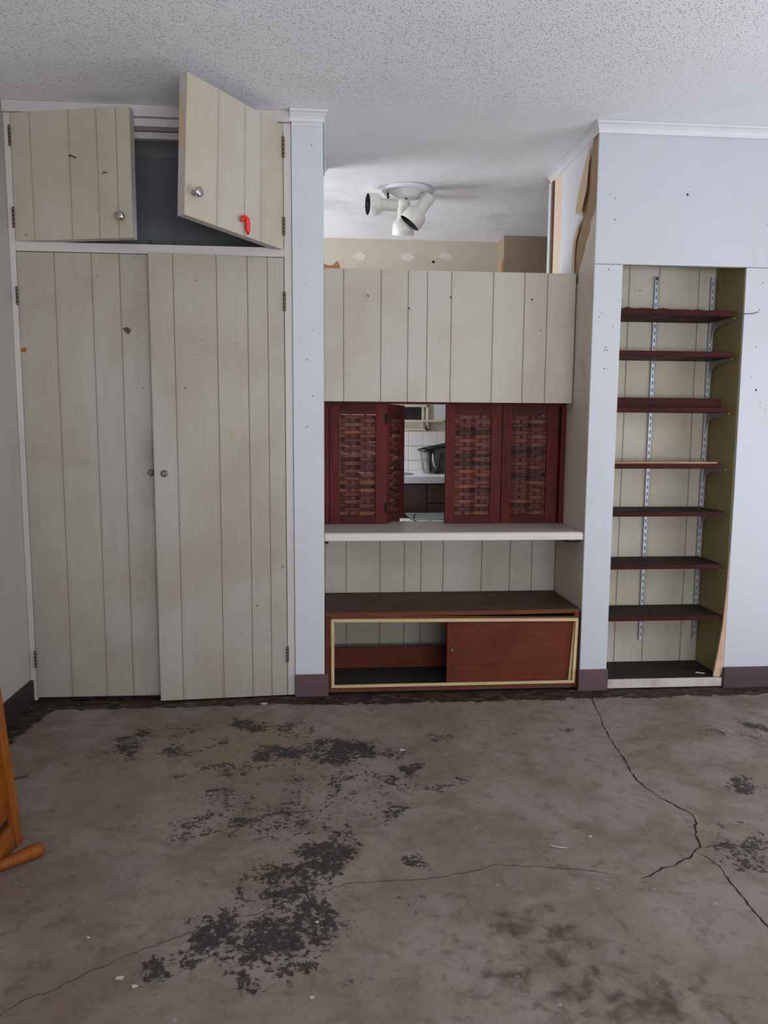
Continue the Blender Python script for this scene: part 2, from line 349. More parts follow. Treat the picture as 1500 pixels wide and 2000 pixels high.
def field(L, x, y, w, rag=0.0):
    v = 0
    if rag:
        x += rag*mnoise.noise(Vector((x*7,y*7,1.3)))+.4*rag*mnoise.noise(Vector((x*19,y*19,4.1))); y += rag*mnoise.noise(Vector((x*7,y*7,7.7)))+.4*rag*mnoise.noise(Vector((x*19,y*19,9.2)))
    for cx, cy, rx, ry, d in L:
        q = ((x-cx)/(rx*w))**2 + ((y-cy)/(ry*w))**2
        if q < 4: v = max(v, d*min(1.0, 1.35*math.exp(-q*.95)))
    if rag: v = min(.90, v*(1.0+.75*mnoise.noise(Vector((x*11,y*11,2.5)))))
    return v
def make_floor():
    xs = [-2.0,-1.6] + [-1.3+.018*i for i in range(195)] + [2.5,3.2]; ys = [-5.2,-3.5,-2.4] + [-2.0+.018*i for i in range(112)] + [.2,1,2.1]
    nx, ny = len(xs), len(ys)
    V = [(x,y,0) for y in ys for x in xs]; F = [(j*nx+i,j*nx+i+1,(j+1)*nx+i+1,(j+1)*nx+i) for j in range(ny-1) for i in range(nx-1)]
    o = len(V); V += [(xs[0],ys[0],-.1),(xs[-1],ys[0],-.1),(xs[-1],ys[-1],-.1),(xs[0],ys[-1],-.1)]; F.append((o+3,o+2,o+1,o))
    me = bpy.data.meshes.new('floor'); me.from_pydata(V, [], F); me.materials.append(M_floor); me.update()
    def band(x, y):
        a = max(0, min(1, (y+.16)/.10)) if x > -.16 else max(0, min(1, (y+.135)/.07))
        if x < -1.0:
            b = max(0, min(1, (-1.085 - .12*(y+.1)*-1 - x)/.06)) if y > -.56 else 0
            a = max(a, b)
        return a
    for nm, fn in (('tar',lambda x,y: field(TAR,x,y,1.6,.06)), ('damp',lambda x,y: field(DAMP,x,y,1.2)), ('tan',lambda x,y: field(TAN,x,y,1.1)), ('band',band)):
        a = me.attributes.new(nm,'FLOAT','POINT'); a.data.foreach_set('value', [fn(v[0],v[1]) for v in V])
    ob = bpy.data.objects.new('floor', me); COL.objects.link(ob); ORG[ob.name] = Vector((0,0,0)); return ob
floor = struct(make_floor(), 'stained bare concrete floor with black glue residue and cracks', 'floor')
def crack(pts, w, mat_):
    P = [Vector((x,y,0)) for x, y in pts]; Q = []
    for a, b in zip(P, P[1:]):
        n = max(2, int((b-a).length/.012)); d = (b-a).normalized(); s = Vector((-d.y,d.x,0))
        for i in range(n): Q.append(a.lerp(b, i/n) + s*random.uniform(-.004,.004))
    Q.append(P[-1]); mb = MB(); L = []
    for i, p in enumerate(Q):
        d = (Q[min(i+1,len(Q)-1)]-Q[max(i-1,0)]).normalized(); s = Vector((-d.y,d.x,0)); ww = w*random.uniform(.35,1.2)*min(1,.3+i/6,.3+(len(Q)-1-i)/6)/2
        L.append((p+s*ww, p-s*ww))
    for (a,b),(c,e) in zip(L, L[1:]): mb.face([(q.x,q.y,.0006) for q in (a,b,e,c)])
    return mb.build('crack', mat_, floor)
crack([(1.145,-.098),(1.108,-.287),(1.075,-.439),(1.056,-.578),(1.043,-.703),(1.023,-.836),(1.03,-.907),(1.046,-.958),(1.073,-1.024),(1.101,-1.065),(1.099,-1.101),(1.061,-1.169),(1.033,-1.245),(.979,-1.291),(.927,-1.323),(.886,-1.336),(.849,-1.356),(.806,-1.375)], .0055, M_crack)
crack([(1.033,-1.245),(1.117,-1.238),(1.167,-1.255),(1.228,-1.276)], .004, M_crack)
crack([(1.022,-1.277),(1.041,-1.335),(1.034,-1.398),(1.027,-1.48),(1.026,-1.556),(1.029,-1.592),(1.03,-1.66)], .005, M_crack)
crack([(-.69,-1.76),(-.642,-1.72),(-.624,-1.692),(-.566,-1.659),(-.517,-1.62),(-.468,-1.589),(-.428,-1.557),(-.356,-1.526),(-.284,-1.483),(-.229,-1.454),(-.169,-1.445),(-.111,-1.405),(-.024,-1.377),(.053,-1.341),(.145,-1.341),(.252,-1.335),(.32,-1.326),(.405,-1.305),(.436,-1.289),(.557,-1.302),(.675,-1.324),(.764,-1.362)], .0026, M_crackpale)

struct(MB().box(-2.0,3.2,-5.2,2.3,H,H+.08).build('ceiling', M_ceil), 'grey white popcorn textured ceiling', 'ceiling')
struct(MB().box(-1.34,-1.24,-4.8,.62,0,H).build('wall_left', M_leftwall), 'cream side wall at the left edge', 'wall')
struct(MB().box(-1.24,-1.225,-4.4,-.002,0,.095).build('baseboard_left', M_plinthdark, bevel=.003), 'dark maroon baseboard along the left wall', 'baseboard')
# walls behind the camera, with the window openings that light the room
struct(MB().box(-1.34,-.3,-4.8,-4.7,0,H).box(2.4,2.8,-4.8,-4.7,0,H).box(-.3,2.4,-4.8,-4.7,0,.1).box(-.3,2.4,-4.8,-4.7,2.3,H).build('wall_back', M_leftwall), 'rear wall with a wide window behind the camera', 'wall')
struct(MB().box(2.7,2.8,-4.8,-2.1,0,H).box(2.7,2.8,-.5,2.0,0,H).box(2.7,2.8,-2.1,-.5,0,.06).box(2.7,2.8,-2.1,-.5,2.05,H).build('wall_right', M_leftwall), 'right side wall with a window', 'wall')
# kitchen shell
struct(MB().box(-1.5,2.7,1.94,2.05,0,1.137).box(-1.5,.33,1.94,2.05,1.137,H).box(.70,2.7,1.94,2.05,1.137,H).box(.33,.70,1.94,2.05,1.315,H).box(.33,.70,1.94,2.05,1.137,1.14).build('wall_kitchen', M_kitchen), 'cream stained far wall of the kitchen', 'wall')
wk = bpy.data.objects['wall_kitchen']
struct(MB().box(-1.6,-1.5,1.85,2.05,0,H).box(-1.6,-1.5,.6,.82,0,H).box(-1.6,-1.5,.82,1.85,0,.85).box(-1.6,-1.5,.82,1.85,2.05,H).box(-1.6,-1.24,.6,.64,0,H).build('wall_kitchen_left', M_kitchen), 'left end wall of the kitchen with its window', 'wall')
ch = struct(MB().box(1.155,1.62,1.765,1.939,0,H-.001).build('wall_chase', M_chase), 'brown stained boxed chase in the kitchen corner', 'wall')
MB().prism([(1.768,1.84),(1.768,2.22),(1.80,2.26),(1.83,2.20),(1.85,2.05),(1.87,1.84)], 'x', 1.1535,1.155).build('rust_patch', M_rust, ch)
# glazed tiles
mb = MB()
for r in range(3):
    for k in range(9):
        x0 = .265+.1*k; z1 = 1.137-.1*r
        MB().box(x0+.0015,x0+.0985,1.932,1.9399,max(z1-.0985,.8705),z1-.0015).build('tile', M_tile, wk, bevel=.0015, seg=1)
# kitchen window in the far wall
w1 = struct(MB().box(.33,.345,1.925,2.0,1.14,1.315).box(.685,.70,1.925,2.0,1.14,1.315).box(.33,.70,1.925,2.0,1.14,1.155).box(.33,.70,1.925,2.0,1.30,1.315).build('window_1', M_cream, bevel=.002), 'small cream framed louvre window in the kitchen far wall', 'window')
MB().box(.655,.668,1.94,1.98,1.155,1.30).build('mullion', M_cream, w1)
MB().box(.345,.80,1.895,1.932,1.199,1.213).build('sill', M_cream, w1, bevel=.002)
MB().box(.345,.685,1.96,1.972,1.155,1.199).build('lower_panel', M_cream, w1)
MB().box(.668,.685,1.965,1.972,1.213,1.30).build('side_pane', M_cream, w1)
MB().box(.345,.655,1.965,1.969,1.213,1.30).build('pane', M_louvre, w1)
for z in (1.235,1.268):
    MB().prism([(1.945,z-.012),(1.949,z-.012),(1.958,z+.016),(1.954,z+.016)], 'x', .345,.655).build('louvre_blade', M_louvre, w1)
MB().box(.676,.690,1.915,1.926,1.145,1.160).tube([(.683,1.915,1.150),(.683,1.905,1.165),(.683,1.905,1.178)], .004).build('catch', M_darkmetal, w1)
MB().box(.745,.86,1.928,1.94,1.213,1.42).build('frosted_panel', M_whitetrim, w1)

M_patch = paint('pale_plaster_patch', (.62,.575,.52), (.5,.43,.35), .4)
for cx, cz, a, b in ((.23,2.285,.045,.028),(.545,2.29,.05,.03),(.80,2.30,.055,.026)):
    MB().prism([(cx+a*random.uniform(.7,1.1)*math.cos(2*PI*i/11), cz+b*random.uniform(.7,1.1)*math.sin(2*PI*i/11)) for i in range(11)], 'y', 1.9388, 1.9399).build('plaster_patch', M_patch, wk)
MB().prism([(.72+.011*math.cos(2*PI*i/8), 2.262+.009*math.sin(2*PI*i/8)) for i in range(8)], 'y', 1.9388, 1.9399).build('screw_hole', M_black, wk)
MB().prism([(-.01,2.19),(-.01,2.235),(.02,2.222),(.055,2.228),(.075,2.255),(.09,2.235),(.10,2.19)], 'y', 1.9386, 1.9399).build('rust_stain', M_rust, wk)

# ------------------------------------------------------------------ white pillar
pil = struct(MB().box(-.134,-.008,-.004,.645,0,H).build('wall_pillar', M_white, bevel=.002), 'narrow white painted pillar between tall cupboard and serving hatch', 'wall')
struct(MB().box(-.135,.008,-.016,-.0045,0,.097).box(-.0075,.008,-.0045,-.002,0,.097).build('baseboard_pillar', M_plinth, bevel=.002), 'maroon baseboard at the foot of the left white pillar', 'baseboard')
def crown_prof(s=1.0):  # (out, z)
    return [(0,H-.038),(.006*s,H-.040),(.008*s,H-.030),(.014*s,H-.022),(.026*s,H-.012),(.034*s,H-.010),(.034*s,H-.001),(0,H-.001)]
def crown(path, closed_name, label, mat_):
    """path: list of ((x,y),(outx,outy)) mitred stations"""
    pr = crown_prof(); mb = MB(); n = len(pr)
    rings = [[(x+ox*d, y+oy*d, z) for d, z in pr] for (x,y),(ox,oy) in path]
    for A, B in zip(rings, rings[1:]):
        for i in range(n):
            j = (i+1) % n; mb.face([A[i],A[j],B[j],B[i]])
    mb.face(rings[0]); mb.face(rings[-1][::-1])
    o = mb.build(closed_name, mat_); bm = bmesh.new(); bm.from_mesh(o.data); bmesh.ops.remove_doubles(bm, verts=bm.verts, dist=1e-5); bmesh.ops.recalc_face_normals(bm, faces=bm.faces); bm.to_mesh(o.data); bm.free()
    return struct(o, label, 'trim')
crown([((-.138,-.0045),(0,-1)), ((-.0075,-.0045),(.62,-1)), ((-.0075,.62),(.62,0))], 'trim_1', 'white moulded capital trim at the top of the left pillar', M_whitetrim)
MB().box(-.133,-.0085,-.0075,-.0042,H-.055,H-.040).build('bead', M_whitetrim, pil)

# ------------------------------------------------------------------ right wall section with the shelf niche
wr = struct(MB().box(1.122,1.243,.004,.645,0,H).box(1.243,2.7,.25,.645,0,H).box(1.785,2.7,.004,.25,0,H).box(1.243,1.785,.004,.018,1.8425,2.1).box(1.243,1.785,.004,.25,2.1,H)
    .build('wall_front', [M_tanboard]), 'white boarded wall section with a shelf niche at the right', 'wall')
wp = paint('white_wall_board', (.475,.49,.53), (.36,.325,.29), .25, spots=1)
MB().box(1.121,1.2425,-.008,.004,0,1.8405).build('panel', wp, wr, bevel=.0015)
MB().box(1.121,2.69,-.008,.004,1.8425,H-.002).build('panel', wp, wr, bevel=.0015)
MB().prism([(1.785,.0),(2.69,.0),(2.69,1.8405),(1.783,1.8405),(1.787,.9),(1.786,.35)], 'y', -.008,.004).build('panel', wp, wr, bevel=.0015)
MB().box(1.2432,1.2445,.0,.0184,.046,1.845).box(1.2432,1.2445,.0184,.249,.046,2.0995).build('niche_side', M_white, wr)
MB().box(1.7825,1.7848,.002,.0184,.046,1.845).box(1.7825,1.7848,.0184,.249,.046,2.0995).build('niche_side', M_olive, wr)
MB().box(1.2445,1.7825,.0185,.249,2.09,2.0995).build('niche_top', M_whitetrim, wr)
for a, b in ((1.2446,1.3729),(1.3751,1.5122),(1.5143,1.7006),(1.7029,1.7824)):
    MB().box(a,b,.236,.241,.046,2.0895).build('plank', M_panellit, wr, bevel=.001, seg=1)  # lightened panelling colour stands in for the brighter light in the niche
MB().box(1.2446,1.7824,.241,.2499,.046,2.0895).build('plank_backing', M_groove, wr)
MB().box(1.2446,1.7824,-.001,.236,.012,.046).build('niche_floor', M_shelftop, wr)
MB().box(1.248,1.779,-.012,-.001,.006,.0455).build('kerb', paint('scuffed_kerb_paint',(.50,.44,.39),(.22,.16,.11),.8,scale=9), wr, bevel=.0015)
MB().prism([(1.7835,.62),(1.7845,.62),(1.788,.10),(1.774,.052),(1.765,.047),(1.742,.05),(1.747,.09),(1.757,.16),(1.772,.28),(1.779,.42)], 'y', -.006,.004).build('split_trim', M_splinter, wr)
struct(MB().box(1.112,1.246,-.022,-.0085,0,.096).box(1.112,1.1205,-.0085,.08,0,.096).build('baseboard_right_pillar', M_plinth, bevel=.002), 'maroon baseboard between serving hatch and shelf niche', 'baseboard')
struct(MB().box(1.782,2.69,-.022,-.0085,0,.094).build('baseboard_right', paint('brown_baseboard',(.062,.040,.040),(.04,.025,.025),.4), bevel=.002), 'dark brown baseboard right of the shelf niche', 'baseboard')
crown([((1.1205,.64),(-.62,0)), ((1.1205,-.0085),(-.62,-1)), ((2.69,-.0085),(0,-1))], 'trim_2', 'white crown moulding around the top of the right wall section', M_whitetrim)
# torn paper and boards on the side wall of the hatch (plane x = 1.122)
def sheet(name, pts, m, x1=1.122, t=.003): return MB().prism(pts, 'x', x1-t, x1-.0002).build(name, m, wr)
sheet('paper_sheet', [(.06,2.362),(.095,2.30),(.127,2.27),(.16,2.208),(.185,2.12),(.152,2.07),(.208,2.043),(.251,2.0),(.259,1.946),(.257,1.70),(.465,1.70),(.465,2.362)], M_paper)
sheet('board_strip', [(.4655,1.70),(.575,1.70),(.575,2.362),(.4655,2.362)], M_peach)
sheet('dark_batten', [(.577,1.70),(.606,1.70),(.606,2.362),(.577,2.362)], plain('dark_brown_batten',(.10,.045,.03),.6), t=.008)
sheet('jamb_strip', [(.608,1.2),(.6449,1.2),(.6449,2.362),(.608,2.362)], M_whitetrim, t=.012)
sheet('wall_lining', [(-.004,.36),(-.004,2.075),(.009,2.06),(.030,2.045),(.054,2.027),(.060,1.99),(.084,1.97),(.105,1.955),(.121,1.92),(.145,1.89),(.178,1.86),(.19,1.80),(.40,1.80),(.40,.36)], M_beigewall, t=.002)
mb = MB(); fl = [(.080,2.355,.002),(.090,2.168,.010),(.137,2.075,.016),(.190,2.100,.020),(.165,2.19,.014),(.133,2.254,.010)]
mb.face([(1.118-d-.002,y,z) for y,z,d in fl]); mb.face([(1.1185-d,y,z) for y,z,d in fl][::-1])
for i in range(6):
    j = (i+1)%6; a = fl[i]; b = fl[j]; mb.face([(1.118-a[2]-.002,a[0],a[1]),(1.1185-a[2],a[0],a[1]),(1.1185-b[2],b[0],b[1]),(1.118-b[2]-.002,b[0],b[1])])
mb.build('torn_flap', M_flap, wr)
mb = MB(); fl = [(.155,2.070),(.205,2.040),(.248,1.995),(.256,1.945),(.253,1.86),(.232,1.86),(.236,1.93),(.222,1.985),(.180,2.035)]
mb.prism(fl, 'x', 1.110, 1.1128).build('torn_flap', M_flap, wr)

# ------------------------------------------------------------------ back of the hatch recess
rec = struct(MB().box(-.0075,1.1205,.392,.42,0,.68).build('wall_recess', M_groove), 'grooved cream panelling at the back of the recess under the counter', 'wall')
G = [-.007,.095,.258,.376,.457,.565,.754,.894,1.003,1.118]
for a, b in zip(G, G[1:]): MB().box(a+.001,b-.001,.3865,.392,.02,.676).build('plank', M_panel, rec, bevel=.001, seg=1)

# ------------------------------------------------------------------ tall built-in cupboard
cl = thing('built_in_cupboard', 'tall cream built-in cupboard with two upper doors hanging open', 'cupboard', (-.69,0,0))
MB().box(-1.2395,-1.2155,0,.05,.005,2.356).build('stile', M_frame, cl, bevel=.002)
MB().box(-.1665,-.1355,0,.05,.005,2.356).build('stile', M_frame, cl, bevel=.002)
MB().box(-1.2395,-.1355,-.012,.05,2.357,2.399).build('fascia', M_frame, cl, bevel=.002)
MB().box(-1.2155,-.1665,.002,.05,2.325,2.3555).build('head_rail', M_frame, cl, bevel=.002)
MB().box(-1.2155,-.1665,.06,.085,2.30,2.325).build('inner_batten', M_frame, cl)
MB().box(-1.2155,-.1665,0,.05,1.840,1.877).build('middle_rail', M_frame, cl, bevel=.002)
MB().box(-1.2395,-1.225,.05,.58,.01,2.3995).build('side_panel', M_grey, cl)
MB().box(-.15,-.1355,.05,.58,.01,2.3995).build('side_panel', M_grey, cl)
MB().box(-1.225,-.15,.56,.58,.01,2.3995).build('back_panel', M_grey, cl)
MB().box(-1.225,-.15,.05,.56,1.845,1.868).build('cupboard_shelf', M_grey, cl)
MB().box(-1.225,-.15,.02,.56,.0,.012).build('cupboard_base', M_black, cl)
MB().box(-1.2155,-.1665,.035,.05,.0121,.04).build('kick_board', M_plinthdark, cl)
for x in (-.700,-.605): MB().box(x-.008,x+.008,.004,.03,1.8772,1.886).box(x-.005,x+.005,.008,.014,1.886,1.896).build('catch', M_darkmetal, cl)

def door(w, z0, z1, grooves, hinge_x, sgn, deg, knob, th=.034, hinge_y=0.0, twist=0.0, skew=0.0):
    """door leaf with grooved planks; built flat at its hinge, then swung about it. grooves: distances from the hinge"""
    h = z1-z0; og = Vector((hinge_x, hinge_y, z0))
    def tw(o):
        if skew:
            for v in o.data.vertices:
                t = 1 - (ORG[o.name].z + v.co.z - z0)/h; v.co.z += skew*t*abs(ORG[o.name].x + v.co.x - hinge_x)/w
        if not twist: return
        for v in o.data.vertices:
            p = o.matrix_world.translation if False else v.co
            zz = (ORG[o.name].z - z0 + p.z)/h - .5; ang = math.radians(twist)*zz
            gx = ORG[o.name].x - hinge_x + p.x; gy = ORG[o.name].y - hinge_y + p.y
            nx = gx*math.cos(ang)-gy*math.sin(ang); ny = gx*math.sin(ang)+gy*math.cos(ang)
            p.x += nx-gx; p.y += ny-gy
    a, b = sorted((0, sgn*w)); X = hinge_x
    leaf = MB().box(X+a,X+b,hinge_y+.003,hinge_y+th,z0,z1,0,{'front':1}).build('door', [M_doorcore, M_groove], cl, origin=og)
    cuts = [0]+list(grooves)+[w]; parts = [leaf]
    for i, (p, q) in enumerate(zip(cuts, cuts[1:])):
        e0 = 0 if i == 0 else .001; e1 = 0 if i == len(cuts)-2 else .001
        c, d = sorted((X+sgn*(p+e0), X+sgn*(q-e1)))
        parts.append(MB().box(c,d,hinge_y-.001,hinge_y+.003,z0,z1).build('plank', M_panellit if z0 > 1 else M_panelshade, leaf, bevel=.0007, seg=1))
    kx, kz, kr = X+sgn*knob[0], knob[1], knob[2]
    kb = hinge_y-.001
    if kr > .012: MB().lathe([(0,0),(.011,0),(.009,.006),(.006,.010),(.007,.016),(kr*.8,.018),(kr,.023),(kr*.93,.028),(kr*.55,.031),(0,.0315)], (kx,kb,kz), (0,-1,0)).build('knob', M_chrome, leaf)
    else: MB().lathe([(0,0),(.0145,0),(.0145,.002),(.010,.004),(.009,.008),(.004,.009),(.003,.005),(0,.005)], (kx,kb,kz), (0,-1,0)).build('knob_plate', M_knobplate, leaf)
    for o in parts: tw(o)
    leaf.rotation_euler[2] = -sgn*math.radians(deg)
    return leaf
dUL = door(.488, 1.876, 2.355, [.081,.240,.353,.432], -1.2135, 1, 12.0, (.447,1.953,.018))
dUR = door(.512, 1.868, 2.348, [.130,.220,.360], -.1685, -1, 53.0, (.476,1.965,.018), twist=3.5, skew=.019)
dLL = door(.512, .018, 1.8365, [.143,.287,.396], -1.2135, 1, .4, (.497,.967,.010))
dLR = door(.530, .006, 1.8365, [.066,.146,.268,.436], -.1685, -1, 4.2, (.490,.965,.010), th=.030, hinge_y=-.001)
MB().prism([(.006,2.12),(.022,2.10),(.026,2.18),(.020,2.27),(.008,2.285)], 'x', -.1685-.5128, -.1685-.5121).build('bare_wood_patch', plain('bare_tan_wood', (.48,.34,.20), .8, .1), dUR)
# nails left in the upper left door
MB().tube([(-1.2135+.240,.0,2.185),(-1.2135+.252,-.022,2.182),(-1.2135+.282,-.030,2.168)], .0024).build('nail', M_darkmetal, dUL)
MB().tube([(-1.2135+.375,.0,2.118),(-1.2135+.385,-.016,2.116),(-1.2135+.398,-.018,2.114)], .0020).build('nail', M_darkmetal, dUL)
for x, za, zb in ((-1.2150,2.233,2.308),(-1.2150,1.926,2.004),(-1.2150,1.631,1.702),(-1.2120,.149,.220),(-.1672,2.224,2.302),(-.1672,1.924,1.994),(-.1672,1.626,1.703),(-.1672,.153,.221)):
    s = 1 if x < -1 else -1; hb = MB()
    for i in range(5): hb.tube([(x,-.006,za+(zb-za)*i/5+.0006),(x,-.006,za+(zb-za)*(i+1)/5-.0006)], .0048, 8)
    hb.box(min(x,x-s*.007),max(x,x-s*.007),-.0025,-.0002,za,zb); hb.build('hinge', M_hinge, cl)
# chips out of the door faces
MB().prism([(-1.2115+.498-.10,1.548),(-1.2115+.520-.10,1.552),(-1.2115+.532-.10,1.540),(-1.2115+.522-.10,1.522),(-1.2115+.508-.10,1.532)], 'y', -.0014,-.0008).build('chipped_spot', plain('bare_chipped_wood',(.10,.055,.03),.9), dLL)
MB().prism([(-1.2125,1.462),(-1.196,1.466),(-1.190,1.458),(-1.199,1.447),(-1.2125,1.449)], 'y', -.0014,-.0008).build('chipped_spot', plain('orange_chip',(.26,.10,.04),.9), dLL)
# red hook hanging over the lower edge of the open door
a = math.radians(52.5); ux, uy = -math.cos(a), -math.sin(a); nx, ny = -math.sin(a)*1, math.cos(a)*-1
nx, ny = uy*1.0, -ux*1.0
nrm = Vector((-math.sin(a), -math.cos(a)*1, 0)); nrm = Vector((uy, -ux, 0)); nrm = nrm if nrm.y < 0 else -nrm
bs = Vector((-.1685+ux*.225, uy*.225, 0)) + nrm*.011
ud = Vector((ux,uy,0))
hk = [bs+ud*.026+Vector((0,0,1.921)), bs+ud*.022+Vector((0,0,1.933)), bs+ud*.008+Vector((0,0,1.940)), bs-ud*.004+Vector((0,0,1.934)), bs-ud*.007+Vector((0,0,1.918)), bs-ud*.007+Vector((0,0,1.898)), bs-ud*.009+Vector((0,0,1.880))]
tag(MB().tube(hk, [.006,.008,.009,.010,.010,.009,.004], 10).build('hook', M_red), 'small red plastic hook on the lower edge of the open right cupboard door', 'hook')

# ------------------------------------------------------------------ old nail holes in the painted boards
M_hole = plain('nail_hole_dark', (.05,.042,.038), .9, .1)
def holes(pts, y, parent, sizes=(.0013,.0027)):
    mb = MB()
    for x, z in pts:
        q = random.uniform(*sizes); n = 7
        mb.prism([(x+q*.9*math.cos(2*PI*i/n), z+q*1.2*math.sin(2*PI*i/n)) for i in range(n)], 'y', y-.0006, y)
    o = mb.build('nail_holes', M_hole, parent); o['kind'] = 'stuff'
holes([(-.073,1.805),(-.082,1.732),(-.05,1.551),(-.069,1.495),(-.076,1.431),(-.053,1.286),(-.077,1.159),(-.088,1.437),(-.063,1.413),(-.054,2.273)], -.004, pil)
holes([(1.182,1.82),(1.16,1.64),(1.148,1.625),(1.177,1.623),(1.211,1.588),(1.182,1.501),(1.178,1.49),(1.189,1.488),(1.179,1.411),(1.192,1.411),(1.184,1.265),(1.51,2.161),(1.174,2.12),(1.198,2.106),(1.2,2.021),(1.858,1.78),(1.85,1.667),(1.846,1.512),(1.834,1.384),(1.88,1.275),(1.825,.185)], -.008, wr)
holes([(1.507,2.13),(1.858,1.328)], -.008, wr, (.0045,.005))
holes([(-.904,1.75),(-.927,1.66),(-.752,1.643),(-.738,1.494),(-.74,1.413),(-.741,1.31)], -.001, dLL)
holes([(-.1685-u,z) for u,z in ((.345,1.735),(.474,1.604),(.371,1.568),(.36,1.444),(.329,1.501),(.195,.29))], -.002, dLR)
M_tape = plain('yellowed_tape_residue', (.40,.32,.19), .7, .2)
for u, z, a, b in ((.221,1.491,.006,.006),(.200,1.490,.005,.009),(.188,1.487,.005,.005),(.219,1.125,.006,.022),(.232,1.118,.004,.006)):
    x = -.1685-u; MB().prism([(x-a,z-b),(x+a*.8,z-b*.9),(x+a,z+b*.7),(x-a*.6,z+b)], 'y', -.0027, -.002).build('tape_residue', M_tape, dLR)

# ------------------------------------------------------------------ overhead cabinet above the hatch
oc = thing('overhead_cabinet', 'cream grooved overhead cabinet panel hung above the red shutters', 'cabinet', (.55,.2,1.27))
MB().box(-.0045,1.1145,.2065,.50,1.276,1.84,0,{'front':1}).build('cabinet_body', [M_beigewall, M_groove], oc)
G = [-.005,.079,.243,.362,.447,.554,.741,.882,.986,1.1155]
for i, (a, b) in enumerate(zip(G, G[1:])): MB().box(a+.001,b-.001,.200,.2064,1.2715,1.8425).build('plank', M_panel, oc, bevel=.0007, seg=1)
for x, z in ((.185,1.73),(.55,1.73),(.915,1.728),(.366,1.68)):
    MB().tube([(x,.2005,z),(x,.192,z),(x+.002,.190,z-.006)], .0022, 6).build('nail', M_darkmetal, oc)

# ------------------------------------------------------------------ shutters
struct(MB().box(-.007,.0145,.283,.325,.7117,1.2645).box(.0145,.034,.3155,.325,.7117,1.2645).build('trim_3', M_mahog, bevel=.002), 'dark red left jamb of the shutter opening', 'trim')
struct(MB().box(1.096,1.1185,.283,.325,.7117,1.2645).box(1.070,1.096,.3155,.325,.7117,1.2645).build('trim_4', M_mahog, bevel=.002), 'dark red right jamb of the shutter opening', 'trim')
struct(MB().box(-.007,1.1185,.285,.325,1.2655,1.2745).build('trim_5', M_mahogx), 'dark red header above the shutters', 'trim')
PW, PT, PZ0, PZ1 = .264, .022, .7125, 1.2645
def slat_mesh(w, phase):
    mb = MB(); r1, r2 = .28*w, .72*w; a = .0080*phase
    st = [(0,0),(r1-.025,-a),(r1+.025,-a),(r2-.025,a),(r2+.025,a),(w,0)]; th = .0032; hh = .0184
    for (x0,d0),(x1,d1) in zip(st, st[1:]):
        b = len(mb.v); mb.v += [(x0,d0,0),(x1,d1,0),(x1,d1+th,0),(x0,d0+th,0),(x0,d0,hh),(x1,d1,hh),(x1,d1+th,hh),(x0,d0+th,hh)]
        for q in ((0,3,2,1),(4,5,6,7),(0,1,5,4),(2,3,7,6)): mb.f.append(tuple(b+i for i in q)); mb.m.append(0); mb.sm.append(False)
    mb.face([(0,0,0),(0,th,0),(0,th,hh),(0,0,hh)]); mb.face([(w,0,0),(w,th,0),(w,th,hh),(w,0,hh)])
    return mb
def shutter_panel(root, ls, rs):
    """panel in local coordinates of its hinge edge: x 0..PW, y 0..PT, z 0.."""
    h = PZ1-PZ0; tr, br = .048, .038
    p = MB().box(ls,PW-rs,0,PT,0,br).build('shutter_panel', M_mahogx, None, origin=(0,0,0), bevel=.002)   # bottom rail carries the panel
    p.parent = root
    def ch(mb, nm, m_, bev=.002):
        o = mb.build(nm, m_, None, origin=(0,0,0), bevel=bev); o.parent = p; return o
    ch(MB().box(ls,PW-rs,0,PT,h-tr,h), 'rail', M_mahogx)
    ch(MB().box(.0006,ls,0,PT,0,h), 'stile', M_mahog); ch(MB().box(PW-rs,PW-.0006,0,PT,0,h), 'stile', M_mahog)
    w = PW-ls-rs-.001; n = 26; pit = (h-tr-br-.004)/n
    for f in (.28,.72): ch(MB().box(ls+f*w-.0045,ls+f*w+.0045,PT/2-.002,PT/2+.002,br,h-tr), 'rib', M_mahog, .001)
    first = {}
    for k in range(n):
        ph = 1 if k % 2 else -1
        if ph not in first: o = slat_mesh(w, ph).build('slat', M_slat, None, origin=(0,0,0)); first[ph] = o
        else: o = link_copy(first[ph])
        o.parent = p; o.location = (ls+.0005, PT/2-.0016, br+.002+pit*k+random.uniform(-.0008,.0008)); o.rotation_euler = (random.uniform(-.03,.03), random.uniform(-.004,.004), 0)
    return p
def bifold(label, x):
    return thing('bifold_shutter', label, 'shutter', (x,.290,PZ0), 'bifold shutters in the serving hatch')
s1 = bifold('left red woven slat shutter, half folded back into the hatch', .0155)
p = shutter_panel(s1, .050, .050); p.location = (0,0,0)
p2 = shutter_panel(s1, .046, .046); p2.location = (PW+.001,.004,.001); p2.rotation_euler[2] = math.radians(66)
for z in (.075,.485): MB().tube([(.0155+PW,.285,PZ0+z-.022),(.0155+PW,.285,PZ0+z+.022)], .0055, 8).box(.0155+PW-.009,.0155+PW+.009,.2865,.2895,PZ0+z-.02,PZ0+z+.02).build('hinge', M_black, s1)
s2 = bifold('right red woven slat shutter, both panels closed flat', .5525)
p3 = shutter_panel(s2, .046, .050); p3.location = (0,0,0)
p4 = shutter_panel(s2, .046, .052); p4.location = (PW+.003,0,.001)
for z in (.075,.485): MB().tube([(.5525+PW+.0015,.2875,PZ0+z-.02),(.5525+PW+.0015,.2875,PZ0+z+.02)], .0022, 6).build('hinge', M_black, s2)
MB().tube([(1.089,.288,1.20),(1.089,.288,1.235)], .003, 6).build('hinge', M_black, s2)

